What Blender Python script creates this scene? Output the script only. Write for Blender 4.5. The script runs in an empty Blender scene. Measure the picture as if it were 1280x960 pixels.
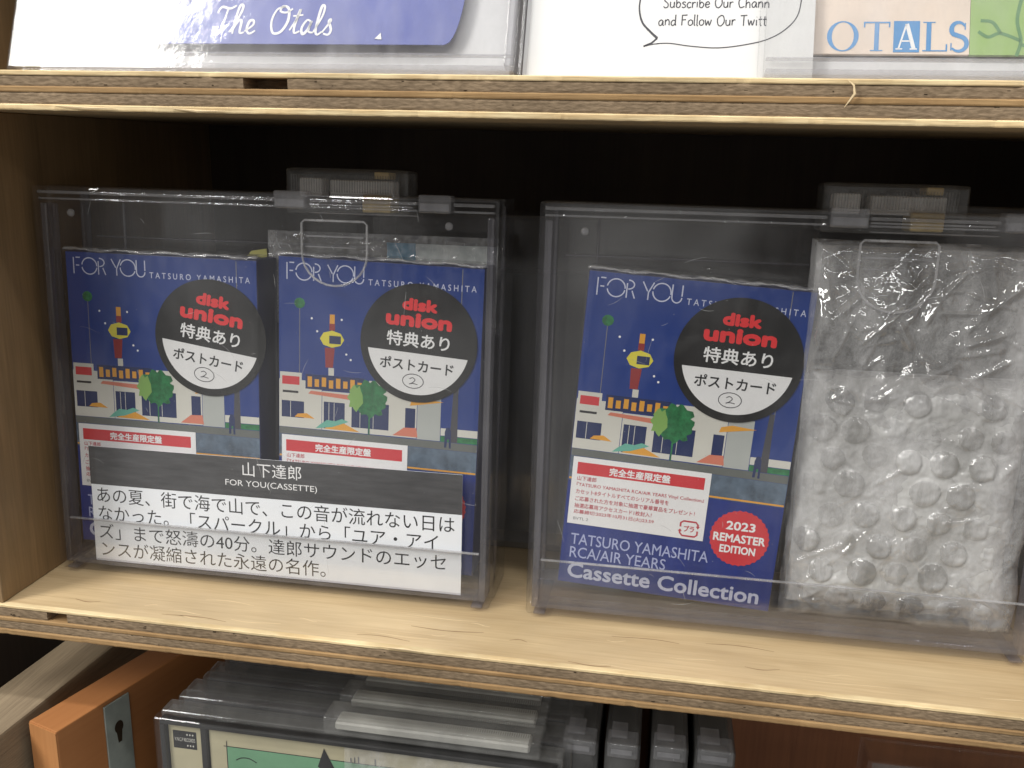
import bpy, bmesh, math, random
from mathutils import Matrix, Vector, noise
random.seed(7)
MM = 0.001
sc = bpy.context.scene
COL = sc.collection
PI = math.pi

# ------------------------------------------------------------------ camera
cam_d = bpy.data.cameras.new('camera'); cam = bpy.data.objects.new('camera', cam_d); COL.objects.link(cam)
_y, _p, _r = -0.1601, 0.2513, 0.0234
F = Vector((math.sin(_y)*math.cos(_p), math.cos(_y)*math.cos(_p), -math.sin(_p)))
R0 = Vector((math.cos(_y), -math.sin(_y), 0)); U0 = R0.cross(F)
Rt = R0*math.cos(_r)+U0*math.sin(_r); Up = -R0*math.sin(_r)+U0*math.cos(_r)
m = Matrix((Rt, Up, -F)).transposed().to_4x4()
m.translation = Vector((172.78, -256.96, 157.85))*MM
cam.matrix_world = m
cam_d.sensor_fit = 'HORIZONTAL'; cam_d.sensor_width = 36; cam_d.lens = 1142.8/1280*36
cam_d.clip_start = 0.01; cam_d.clip_end = 50
sc.camera = cam

# ------------------------------------------------------------------ world, lamps, exposure
w = bpy.data.worlds.new('World'); sc.world = w; w.use_nodes = True
nt = w.node_tree; bg = nt.nodes['Background']
tc = nt.nodes.new('ShaderNodeTexCoord'); nz = nt.nodes.new('ShaderNodeTexNoise'); nz.inputs['Scale'].default_value = 3.2
nz.inputs['Detail'].default_value = 3
rp = nt.nodes.new('ShaderNodeValToRGB')
rp.color_ramp.elements[0].position = .42; rp.color_ramp.elements[0].color = (.10, .09, .08, 1)
rp.color_ramp.elements[1].position = .60; rp.color_ramp.elements[1].color = (1.7, 1.66, 1.6, 1)  # bright noise patches added so the clear plastic has something to reflect
nt.links.new(tc.outputs['Generated'], nz.inputs['Vector']); nt.links.new(nz.outputs['Fac'], rp.inputs['Fac'])
nt.links.new(rp.outputs['Color'], bg.inputs['Color']); bg.inputs['Strength'].default_value = 0.26

def area(name, loc, target, sx, sy, power, col):
    d = bpy.data.lights.new(name, 'AREA'); d.shape = 'RECTANGLE'; d.size = sx; d.size_y = sy
    d.energy = power; d.color = col
    o = bpy.data.objects.new(name, d); COL.objects.link(o)
    loc = Vector(loc); o.location = loc
    o.rotation_euler = (Vector(target)-loc).to_track_quat('-Z', 'Y').to_euler()
    return o
area('ceiling_lamp_key', (-0.92, -0.85, 1.06), (0.0, 0.0, 0.17), 0.42, 0.62, 20, (1, .975, .93))
area('ceiling_lamp_right', (0.85, -0.35, 1.4), (0.15, 0, 0.05), 0.9, 0.05, 4, (1, .98, .95))  # added fill strip for highlights, not a known fitting
area('ceiling_lamp_aisle', (0.35, -3.2, 2.0), (0.2, 0, 0.1), 2.4, 0.10, 20, (1, .985, .96))  # added strip behind the camera for film glints and front fill
area('ceiling_lamp_aisle_left', (-1.6, -2.6, 2.0), (0.2, 0, 0.1), 2.0, 0.08, 14, (1, .985, .96))  # added strip at the left, more glints on the crumpled film
area('ceiling_lamp_over', (0.1, -0.75, 2.1), (0.15, 0, 0.1), 1.6, 0.08, 19, (1, .985, .96))
vs = sc.view_settings; vs.view_transform = 'Standard'; vs.look = 'None'; vs.exposure = 0.27; vs.gamma = 1
sc.cycles.transparent_max_bounces = 48; sc.cycles.max_bounces = 8
sc.cycles.caustics_reflective = False; sc.cycles.caustics_refractive = False

# ------------------------------------------------------------------ materials
def mat(name, col, rough=.5, spec=.5, metal=0.0, nscale=None, namt=.15, stretch=(1, 1, 1), bump=0, bscale=None, coat=0):
    m = bpy.data.materials.new(name); m.use_nodes = True; t = m.node_tree; b = t.nodes['Principled BSDF']
    b.inputs['Base Color'].default_value = (*col, 1); b.inputs['Roughness'].default_value = rough
    b.inputs['Specular IOR Level'].default_value = spec; b.inputs['Metallic'].default_value = metal
    b.inputs['Coat Weight'].default_value = coat; b.inputs['Coat Roughness'].default_value = .08
    if nscale or bump:
        tc = t.nodes.new('ShaderNodeTexCoord'); mp = t.nodes.new('ShaderNodeMapping'); mp.inputs['Scale'].default_value = stretch
        t.links.new(tc.outputs['Object'], mp.inputs['Vector'])
        n = t.nodes.new('ShaderNodeTexNoise'); n.inputs['Scale'].default_value = nscale or bscale; n.inputs['Detail'].default_value = 6
        n.inputs['Roughness'].default_value = .6
        t.links.new(mp.outputs['Vector'], n.inputs['Vector'])
        if nscale:
            r = t.nodes.new('ShaderNodeMapRange'); r.inputs['From Min'].default_value = .3; r.inputs['From Max'].default_value = .7
            r.inputs['To Min'].default_value = 1-namt; r.inputs['To Max'].default_value = 1+namt
            t.links.new(n.outputs['Fac'], r.inputs['Value'])
            mx = t.nodes.new('ShaderNodeVectorMath'); mx.operation = 'SCALE'; mx.inputs[0].default_value = col
            t.links.new(r.outputs['Result'], mx.inputs['Scale']); t.links.new(mx.outputs['Vector'], b.inputs['Base Color'])
        if bump:
            n2 = t.nodes.new('ShaderNodeTexNoise'); n2.inputs['Scale'].default_value = bscale or nscale; n2.inputs['Detail'].default_value = 5
            t.links.new(mp.outputs['Vector'], n2.inputs['Vector'])
            bp = t.nodes.new('ShaderNodeBump'); bp.inputs['Strength'].default_value = bump; bp.inputs['Distance'].default_value = .0004
            t.links.new(n2.outputs['Fac'], bp.inputs['Height']); t.links.new(bp.outputs['Normal'], b.inputs['Normal'])
    return m

def wood(name, c1, c2, scale=1.0, axis='X', rough=.55, bump=.35, rings=True, spec=.4):
    """grain stretched along one axis: broad tone bands, fine fibres, pores"""
    m = bpy.data.materials.new(name); m.use_nodes = True; t = m.node_tree; b = t.nodes['Principled BSDF']; L = t.links.new
    tc = t.nodes.new('ShaderNodeTexCoord')
    def noisy(sc_, det, lo, hi, k):
        mp = t.nodes.new('ShaderNodeMapping'); s = [sc_*k]*3; s['XYZ'.index(axis)] = sc_; mp.inputs['Scale'].default_value = s
        L(tc.outputs['Object'], mp.inputs['Vector'])
        n = t.nodes.new('ShaderNodeTexNoise'); n.inputs['Scale'].default_value = 1; n.inputs['Detail'].default_value = det
        n.inputs['Distortion'].default_value = .6
        L(mp.outputs['Vector'], n.inputs['Vector'])
        r = t.nodes.new('ShaderNodeMapRange'); r.inputs['From Min'].default_value = lo; r.inputs['From Max'].default_value = hi
        L(n.outputs['Fac'], r.inputs['Value']); return n, r.outputs['Result']
    n1, a = noisy(9*scale, 4, .3, .7, 7)
    n2, f = noisy(30*scale, 6, .3, .75, 28)
    n3, g = noisy(14*scale, 3, .25, .8, 1.4)
    mx = t.nodes.new('ShaderNodeMix'); mx.data_type = 'RGBA'; mx.inputs['A'].default_value = (*c1, 1); mx.inputs['B'].default_value = (*c2, 1)
    ad = t.nodes.new('ShaderNodeMath'); ad.operation = 'MULTIPLY_ADD'; ad.inputs[1].default_value = .45
    L(f, ad.inputs[0]); s2 = t.nodes.new('ShaderNodeMath'); s2.operation = 'MULTIPLY'; s2.inputs[1].default_value = .55
    L(a, s2.inputs[0]); L(s2.outputs[0], ad.inputs[2]); L(ad.outputs[0], mx.inputs['Factor'])
    r2 = t.nodes.new('ShaderNodeMapRange'); r2.inputs['To Min'].default_value = .82; r2.inputs['To Max'].default_value = 1.14
    L(g, r2.inputs['Value'])
    sm = t.nodes.new('ShaderNodeVectorMath'); sm.operation = 'SCALE'; L(mx.outputs['Result'], sm.inputs[0]); L(r2.outputs['Result'], sm.inputs['Scale'])
    L(sm.outputs['Vector'], b.inputs['Base Color']); b.inputs['Roughness'].default_value = rough; b.inputs['Specular IOR Level'].default_value = spec
    bp = t.nodes.new('ShaderNodeBump'); bp.inputs['Strength'].default_value = bump; bp.inputs['Distance'].default_value = .0003
    L(n2.outputs['Fac'], bp.inputs['Height']); L(bp.outputs['Normal'], b.inputs['Normal'])
    return m

def endgrain(name, c1, c2, sx=900, sz=2200):
    """rough sawn ply edge: slanted saw marks and pores"""
    m = bpy.data.materials.new(name); m.use_nodes = True; t = m.node_tree; b = t.nodes['Principled BSDF']; L = t.links.new
    tc = t.nodes.new('ShaderNodeTexCoord'); mp = t.nodes.new('ShaderNodeMapping'); mp.inputs['Scale'].default_value = (sx, 300, sz)
    mp.inputs['Rotation'].default_value = (0, .55, 0)
    L(tc.outputs['Object'], mp.inputs['Vector'])
    n = t.nodes.new('ShaderNodeTexNoise'); n.inputs['Scale'].default_value = .55; n.inputs['Detail'].default_value = 5; L(mp.outputs['Vector'], n.inputs['Vector'])
    n2 = t.nodes.new('ShaderNodeTexNoise'); n2.inputs['Scale'].default_value = 22; n2.inputs['Detail'].default_value = 3; L(tc.outputs['Object'], n2.inputs['Vector'])
    rr = t.nodes.new('ShaderNodeMapRange'); rr.inputs['From Min'].default_value = .34; rr.inputs['From Max'].default_value = .66; L(n.outputs['Fac'], rr.inputs['Value'])
    mx = t.nodes.new('ShaderNodeMix'); mx.data_type = 'RGBA'; mx.inputs['A'].default_value = (*c1, 1); mx.inputs['B'].default_value = (*c2, 1)
    L(rr.outputs['Result'], mx.inputs['Factor'])
    r2 = t.nodes.new('ShaderNodeMapRange'); r2.inputs['From Min'].default_value = .3; r2.inputs['From Max'].default_value = .7
    r2.inputs['To Min'].default_value = .72; r2.inputs['To Max'].default_value = 1.2; L(n2.outputs['Fac'], r2.inputs['Value'])
    sm = t.nodes.new('ShaderNodeVectorMath'); sm.operation = 'SCALE'; L(mx.outputs['Result'], sm.inputs[0]); L(r2.outputs['Result'], sm.inputs['Scale'])
    L(sm.outputs['Vector'], b.inputs['Base Color']); b.inputs['Roughness'].default_value = .8; b.inputs['Specular IOR Level'].default_value = .2
    bp = t.nodes.new('ShaderNodeBump'); bp.inputs['Strength'].default_value = .7; bp.inputs['Distance'].default_value = .0004
    L(n.outputs['Fac'], bp.inputs['Height']); L(bp.outputs['Normal'], b.inputs['Normal'])
    return m

def clear(name, tint=(.93, .93, .94), haze=.02, rough=.03, bump=.05, bscale=60, hazecol=(.75, .75, .78), ior=1.5, scratch=.25):
    """thin clear plastic: see-through, Fresnel gloss, a little scatter from scratches"""
    m = bpy.data.materials.new(name); m.use_nodes = True; t = m.node_tree; L = t.links.new
    t.nodes.remove(t.nodes['Principled BSDF']); out = t.nodes['Material Output']
    tr = t.nodes.new('ShaderNodeBsdfTransparent'); tr.inputs['Color'].default_value = (*tint, 1)
    gl = t.nodes.new('ShaderNodeBsdfGlossy'); gl.inputs['Roughness'].default_value = rough
    df = t.nodes.new('ShaderNodeBsdfDiffuse'); df.inputs['Color'].default_value = (*hazecol, 1)
    ge = t.nodes.new('ShaderNodeNewGeometry'); dt = t.nodes.new('ShaderNodeVectorMath'); dt.operation = 'DOT_PRODUCT'; L(ge.outputs['Incoming'], dt.inputs[0])
    def mth(op, a, b_=None, c=None):
        q = t.nodes.new('ShaderNodeMath'); q.operation = op
        for i_, v_ in enumerate((a, b_, c)):
            if v_ is None: continue
            if isinstance(v_, (int, float)): q.inputs[i_].default_value = v_
            else: L(v_, q.inputs[i_])
        return q.outputs[0]
    f0 = ((ior-1)/(ior+1))**2
    fres = mth('MULTIPLY_ADD', mth('POWER', mth('SUBTRACT', 1.0, mth('MINIMUM', mth('ABSOLUTE', dt.outputs['Value']), 1.0)), 5.0), 1-f0, f0)
    tc = t.nodes.new('ShaderNodeTexCoord')
    n = t.nodes.new('ShaderNodeTexNoise'); n.inputs['Scale'].default_value = bscale; n.inputs['Detail'].default_value = 4; L(tc.outputs['Object'], n.inputs['Vector'])
    bp = t.nodes.new('ShaderNodeBump'); bp.inputs['Strength'].default_value = bump; bp.inputs['Distance'].default_value = .001
    L(n.outputs['Fac'], bp.inputs['Height']); L(bp.outputs['Normal'], gl.inputs['Normal']); L(bp.outputs['Normal'], dt.inputs[1])
    n2 = t.nodes.new('ShaderNodeTexNoise'); n2.inputs['Scale'].default_value = 35; n2.inputs['Detail'].default_value = 8; n2.inputs['Roughness'].default_value = .7
    mp = t.nodes.new('ShaderNodeMapping'); mp.inputs['Scale'].default_value = (1.6, 1, .5); L(tc.outputs['Object'], mp.inputs['Vector']); L(mp.outputs['Vector'], n2.inputs['Vector'])
    r = t.nodes.new('ShaderNodeMapRange'); r.inputs['From Min'].default_value = .35; r.inputs['From Max'].default_value = .75
    r.inputs['To Min'].default_value = haze*(1-scratch); r.inputs['To Max'].default_value = haze*(1+4*scratch); L(n2.outputs['Fac'], r.inputs['Value'])
    m1 = t.nodes.new('ShaderNodeMixShader'); L(r.outputs['Result'], m1.inputs['Fac']); L(tr.outputs[0], m1.inputs[1]); L(df.outputs[0], m1.inputs[2])
    m2 = t.nodes.new('ShaderNodeMixShader'); L(fres, m2.inputs['Fac']); L(m1.outputs[0], m2.inputs[1]); L(gl.outputs[0], m2.inputs[2])
    L(m2.outputs[0], out.inputs['Surface'])
    return m

M = dict(
    ply_top=wood('ply_face', (.62, .475, .28), (.42, .295, .155), 1.3, 'X', .42, .12, spec=.55),
    ply_pale=endgrain('ply_pale_veneer', (.74, .60, .36), (.56, .41, .22), 120, 1300),  # pale veneer, colour lightened further to draw the lit front arris
    ply_dark=endgrain('ply_sawn_edge', (.16, .115, .072), (.265, .195, .125), 700, 2400),
    ply_mid=endgrain('ply_orange_veneer', (.34, .22, .105), (.27, .165, .075), 120, 1300),
    panel=wood('side_panel_wood', (.31, .20, .10), (.17, .11, .052), 1.3, 'Z', .55, .1),
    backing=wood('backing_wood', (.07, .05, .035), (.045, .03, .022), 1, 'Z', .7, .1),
    redwood=wood('reddish_backing', (.24, .095, .040), (.15, .056, .025), .8, 'Z', .6, .1),
    weathered=wood('weathered_plank', (.36, .28, .18), (.17, .125, .08), 1.2, 'Y', .75, .6),
    orange=wood('orange_panel_wood', (.40, .17, .06), (.32, .125, .042), .6, 'Y', .45, .08),
    endorange=wood('orange_end', (.46, .215, .08), (.36, .15, .052), .8, 'Z', .5, .08),
    shell=clear('clear_shell', (.98, .98, .985), .006, .04, .04),
    rim=clear('clear_rim', (.78, .77, .81), .06, .04, .12, 150, (.66, .65, .70), ior=1.6),
    lid=clear('clear_lid', (.99, .99, .99), .004, .015, .022, 14, scratch=.8),
    smoky=clear('smoky_shell', (.86, .86, .86), .09, .08, .15, 80, (.55, .55, .54)),
    hingem=clear('hinge_clear', (.92, .92, .93), .11, .04, .2, 160, (.62, .62, .64)),
    lockm=clear('lock_clear', (.93, .93, .93), .07, .10, .2, 200, (.6, .6, .58)),
    lockgrey=mat('lock_insert', (.82, .81, .80), .4, .5, nscale=90, namt=.25),
    yellow=mat('lock_yellow', (.62, .46, .20), .45, .5, nscale=200, namt=.2),
    worn=clear('worn_lid', (.985, .985, .985), .03, .10, .25, 90, scratch=.9),
    scuff=clear('scuff', (.9, .9, .9), .35, .3, .1, 90, (.7, .7, .7)),
    edgeline=clear('moulded_edge', (.80, .80, .81), .17, .06, .1, 200, (.85, .85, .86), scratch=.5, ior=1.9),
    film=clear('shrink_film', (.995, .995, .995), .003, .03, .12, 70, scratch=.8, ior=1.55),
    crinkle=clear('crinkled_film', (.985, .985, .985), .10, .03, .2, 260, (.95, .95, .95), scratch=.9, ior=1.95),
    bead=clear('film_bead', (.93, .93, .94), .12, .16, .3, 300, (.9, .9, .9), ior=2.0),
    dome=clear('bubble_dome', (.95, .95, .95), .27, .08, .3, 150, (.85, .85, .85), scratch=.5, ior=1.6),
    bubble=clear('bubble_plastic', (.93, .93, .93), .46, .10, .5, 150, (.85, .85, .84), scratch=.12, ior=1.6),
    wrapped=mat('wrapped_grey', (.44, .435, .40), .5, .4, nscale=50, namt=.3),
    paper=mat('white_paper', (.80, .80, .80), .6, .3, nscale=400, namt=.02),
    sheetp=mat('sheet_paper', (.66, .66, .655), .6, .3, nscale=30, namt=.03),
    cardp=mat('caption_paper', (.84, .87, .91), .55, .35, nscale=60, namt=.03),
    headp=mat('caption_header', (.065, .065, .068), .4, .5, nscale=500, namt=.3, stretch=(.15, 1, 1)),
    ink=mat('black_ink', (.018, .018, .02), .5, .4),
    grayink=mat('grey_ink', (.18, .18, .19), .5, .4),
    pen=mat('pen_ink', (.06, .06, .07), .5, .3),
    whiteink=mat('white_ink', (.84, .84, .84), .5, .4),
    lavender=mat('lavender_ink', (.40, .44, .68), .5, .4),
    palelav=mat('pale_lavender_ink', (.55, .58, .74), .5, .4),
    blue=mat('cover_blue', (.011, .040, .215), .35, .5, nscale=30, namt=.06),
    lowblue=mat('obi_blue', (.013, .030, .195), .35, .5, nscale=140, namt=.14, stretch=(1.6, 1, .15)),
    sideblue=mat('box_side_blue', (.012, .017, .09), .4, .5),
    red=mat('label_red', (.60, .035, .045), .45, .5),
    logored=mat('logo_red', (.74, .03, .035), .45, .5),
    redtext=mat('red_text', (.50, .05, .07), .5, .4),
    black=mat('sticker_black', (.010, .010, .010), .38, .5, nscale=60, namt=.15),
    cream=mat('print_cream', (.62, .61, .55), .5, .4),
    wallgrey=mat('print_grey', (.42, .44, .42), .5, .4),
    navy=mat('print_navy', (.012, .025, .10), .5, .4),
    road=mat('print_road', (.10, .14, .19), .5, .4, nscale=160, namt=.5),
    pave=mat('print_pavement', (.13, .14, .13), .5, .4),
    orangep=mat('print_orange', (.72, .34, .04), .5, .4),
    yellowp=mat('print_yellow', (.70, .62, .06), .5, .4),
    teal=mat('print_teal', (.14, .42, .33), .5, .4),
    green=mat('print_green', (.02, .16, .055), .5, .4, nscale=400, namt=.5),
    greenl=mat('print_light_green', (.22, .40, .10), .5, .4),
    maroon=mat('print_maroon', (.28, .03, .03), .5, .4),
    salmon=mat('print_salmon', (.62, .20, .13), .5, .4),
    jacketblue=mat('jacket_blue', (.12, .145, .40), .45, .5, nscale=40, namt=.12),
    traywhite=mat('tray_pale', (.60, .60, .61), .5, .4, nscale=60, namt=.08),
    peach=mat('jacket_peach', (.74, .62, .52), .5, .4, nscale=25, namt=.10),
    jgreen=mat('jacket_green', (.26, .40, .12), .5, .4, nscale=30, namt=.12),
    jgreend=mat('jacket_dark_green', (.10, .24, .09), .5, .4),
    serifblue=mat('serif_blue', (.06, .26, .56), .5, .4),
    cream2=mat('booklet_cream', (.46, .42, .28), .5, .4, nscale=80, namt=.06),
    mint=mat('booklet_mint', (.16, .34, .20), .5, .4, nscale=60, namt=.1),
    dark=mat('dark_tray', (.02, .02, .02), .4, .5),
    metal=mat('lock_plate_metal', (.30, .33, .30), .5, .5, .35, nscale=90, namt=.2),
    bagblue=mat('bag_blue', (.05, .22, .36), .5, .4),
    bagwhite=mat('bag_white', (.55, .60, .58), .45, .5, nscale=120, namt=.12),
    splinter=mat('splinter_wood', (.66, .52, .32), .7, .2),
    scratch_dark=mat('scratch_dark', (.30, .20, .11), .7, .2),
    dust=mat('hole_dark', (.03, .02, .012), .9, .1),  # dark colour stands for the shade inside edge pores and keyhole
)

# ------------------------------------------------------------------ mesh helpers (all sizes in millimetres)
class MB:
    def __init__(s): s.bm = bmesh.new()
    def box(s, x0, x1, y0, y1, z0, z1, bev=0, seg=1, rot=None, piv=(0, 0, 0)):
        b = bmesh.new()
        vs_ = [b.verts.new((x, y, z)) for x in (x0, x1) for y in (y0, y1) for z in (z0, z1)]
        for f in ((0, 1, 3, 2), (4, 6, 7, 5), (0, 4, 5, 1), (2, 3, 7, 6), (0, 2, 6, 4), (1, 5, 7, 3)): b.faces.new([vs_[i] for i in f])
        if bev: bmesh.ops.bevel(b, geom=list(b.edges), offset=bev, segments=seg, affect='EDGES', profile=.6)
        if rot is not None: bmesh.ops.rotate(b, cent=piv, matrix=Matrix.Rotation(rot[1], 3, rot[0]), verts=b.verts)
        s.merge(b); return s
    def merge(s, b):
        me = bpy.data.meshes.new('t'); b.to_mesh(me); b.free(); s.bm.from_mesh(me); bpy.data.meshes.remove(me)
    def openbox(s, x0, x1, y0, y1, z0, z1, t, front=True, bev=.5, tback=None):
        """hollow box with one open side: front (towards -y) or rear"""
        b = bmesh.new(); tb = tback or t
        if front: yo, yi, yr = y1, y1-tb, y0
        else: yo, yi, yr = y0, y0+tb, y1
        def ring(a0, a1, c0, c1, y): return [b.verts.new(p) for p in ((a0, y, c0), (a1, y, c0), (a1, y, c1), (a0, y, c1))]
        A = ring(x0, x1, z0, z1, yo); B = ring(x0, x1, z0, z1, yr); C = ring(x0+t, x1-t, z0+t, z1-t, yr); D = ring(x0+t, x1-t, z0+t, z1-t, yi)
        b.faces.new(A); b.faces.new(D)
        for P, Q in ((A, B), (B, C), (C, D)):
            for i in range(4): j = (i+1) % 4; b.faces.new((P[i], P[j], Q[j], Q[i]))
        bmesh.ops.recalc_face_normals(b, faces=b.faces)
        if bev:
            es = [e for e in b.edges if e.verts[0] in A+B and e.verts[1] in A+B]
            bmesh.ops.bevel(b, geom=es, offset=bev, segments=3, affect='EDGES', profile=.5)
        s.merge(b); return s
    def poly(s, pts, y0, y1):
        """outline in x,z extruded from y0 to y1"""
        n = len(pts); A = [s.bm.verts.new((p[0], y0, p[1])) for p in pts]; B = [s.bm.verts.new((p[0], y1, p[1])) for p in pts]
        s.bm.faces.new(A[::-1]); s.bm.faces.new(B)
        for i in range(n): j = (i+1) % n; s.bm.faces.new((A[i], A[j], B[j], B[i]))
        return s
    def tube(s, pts, r, n=6, closed=False):
        rings = []
        N = len(pts); P = [Vector(p) for p in pts]
        for i, p in enumerate(P):
            if closed: d = P[(i+1) % N]-P[i-1]
            else: d = P[min(i+1, N-1)]-P[max(i-1, 0)]
            d.normalize(); a = d.orthogonal() if abs(d.y) > .99 else d.cross(Vector((0, 1, 0))).normalized(); a.normalize(); c = d.cross(a)
            rr = r(i/(N-1)) if callable(r) else r
            rings.append([s.bm.verts.new(p+a*rr*math.cos(k*2*PI/n)+c*rr*math.sin(k*2*PI/n)) for k in range(n)])
        for i in range(N if closed else N-1):
            A, B = rings[i], rings[(i+1) % N]
            for k in range(n): l = (k+1) % n; s.bm.faces.new((A[k], A[l], B[l], B[k]))
        if not closed: s.bm.faces.new(rings[0][::-1]); s.bm.faces.new(rings[-1])
        return s
    def stroke(s, pts, wd, y):
        """flat pen stroke in the x,z plane"""
        P = [Vector((p[0], p[1])) for p in pts]; N = len(P); L = []; Rr = []
        for i, p in enumerate(P):
            d = P[min(i+1, N-1)]-P[max(i-1, 0)]
            if d.length < 1e-6: d = Vector((1, 0))
            d.normalize(); nrm = Vector((-d.y, d.x)); ww = wd(i/(N-1)) if callable(wd) else wd
            L.append(s.bm.verts.new((p.x+nrm.x*ww/2, y, p.y+nrm.y*ww/2))); Rr.append(s.bm.verts.new((p.x-nrm.x*ww/2, y, p.y-nrm.y*ww/2)))
        for i in range(N-1): s.bm.faces.new((L[i], Rr[i], Rr[i+1], L[i+1]))
        return s
    def disc(s, cx, cz, rx, rz, y0, y1, n=48, wob=0):
        return s.poly([(cx+rx*(1+wob*(i % 2))*math.cos(2*PI*i/n), cz+rz*(1+wob*(i % 2))*math.sin(2*PI*i/n)) for i in range(n)], y0, y1)
    def grid(s, x0, x1, z0, z1, nx, nz, fn, keep=None):
        V = [[s.bm.verts.new((x0+(x1-x0)*i/nx, fn(x0+(x1-x0)*i/nx, z0+(z1-z0)*j/nz), z0+(z1-z0)*j/nz)) for j in range(nz+1)] for i in range(nx+1)]
        for i in range(nx):
            for j in range(nz): s.bm.faces.new((V[i][j], V[i+1][j], V[i+1][j+1], V[i][j+1]))
        return s
    def build(s, name, m, parent=None, smooth=False, fix=True):
        if fix: bmesh.ops.recalc_face_normals(s.bm, faces=s.bm.faces)
        me = bpy.data.meshes.new(name); bmesh.ops.scale(s.bm, vec=(MM, MM, MM), verts=s.bm.verts)
        s.bm.to_mesh(me); s.bm.free(); me.materials.append(M[m] if isinstance(m, str) else m)
        if smooth: me.polygons.foreach_set('use_smooth', [True]*len(me.polygons))
        o = bpy.data.objects.new(name, me); COL.objects.link(o)
        if parent: o.parent = parent
        return o

def thing(name, label, cat, mw=None, group=None):
    o = bpy.data.objects.new(name, None); COL.objects.link(o); o.empty_display_size = .01
    if mw is not None: o.matrix_world = mw
    o['label'] = label; o['category'] = cat
    if group: o['group'] = group
    return o
def tag(o, label, cat, group=None):
    o['label'] = label; o['category'] = cat
    if group: o['group'] = group
    return o
def loc(x, y, z): return Matrix.Translation(Vector((x, y, z))*MM)
def rx(a): return Matrix.Rotation(a, 4, 'X')
def ry(a): return Matrix.Rotation(a, 4, 'Y')
def rz(a): return Matrix.Rotation(a, 4, 'Z')

# lettering: built-in face with its CJK fallback, turned to mesh and fitted to a box x0..x1 (mm) around height h at centre zc
def text(parent, s, x0, x1, zc, h, y, m, bold=0.0, shear=0.0, name='lettering', res=3):
    cu = bpy.data.curves.new('t', 'FONT'); cu.body = s; cu.size = 1; cu.resolution_u = res; cu.fill_mode = 'FRONT'; cu.shear = shear
    if bold < 0: cu.offset = bold
    o = bpy.data.objects.new('t', cu); COL.objects.link(o)
    bpy.context.view_layer.update()
    me = bpy.data.meshes.new_from_object(o.evaluated_get(bpy.context.evaluated_depsgraph_get()))
    bpy.data.objects.remove(o); bpy.data.curves.remove(cu)
    xs = [v.co.x for v in me.vertices]; ys = [v.co.y for v in me.vertices]
    a0, a1, b0, b1 = min(xs), max(xs), min(ys), max(ys)
    bo = max(0.0, bold)*h; kx = (x1-x0-2*bo)/(a1-a0); kz = (h-2*bo)/(b1-b0)
    base = [Vector((x0+bo+(v.co.x-a0)*kx, y, zc-h/2+bo+(v.co.y-b0)*kz)) for v in me.vertices]
    if bo > 0:        # heavier weight: the outline laid down several times, each a hair apart
        fs = [tuple(p.vertices) for p in me.polygons]; V = []; FF = []
        for i in range(8):
            off = Vector((bo*math.cos(i*PI/4), -.003*i, bo*math.sin(i*PI/4))); n0 = len(V)
            V += [(p+off)*MM for p in base]; FF += [tuple(q+n0 for q in f) for f in fs]
        me = bpy.data.meshes.new(name); me.from_pydata(V, [], FF)
    else:
        for v, p in zip(me.vertices, base): v.co = p*MM
    me.name = name; me.materials.clear(); me.materials.append(M[m])
    n = bpy.data.objects.new(name, me); COL.objects.link(n); n.parent = parent
    return n

def smooth_pts(pts, k=6):
    out = []; P = [pts[0]]+list(pts)+[pts[-1]]
    for i in range(1, len(P)-2):
        p0, p1, p2, p3 = P[i-1], P[i], P[i+1], P[i+2]
        for j in range(k):
            t = j/k; out.append(tuple(.5*((2*p1[a])+(-p0[a]+p2[a])*t+(2*p0[a]-5*p1[a]+4*p2[a]-p3[a])*t*t+(-p0[a]+3*p1[a]-3*p2[a]+p3[a])*t**3) for a in (0, 1)))
    out.append(tuple(P[-2])); return out
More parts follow.
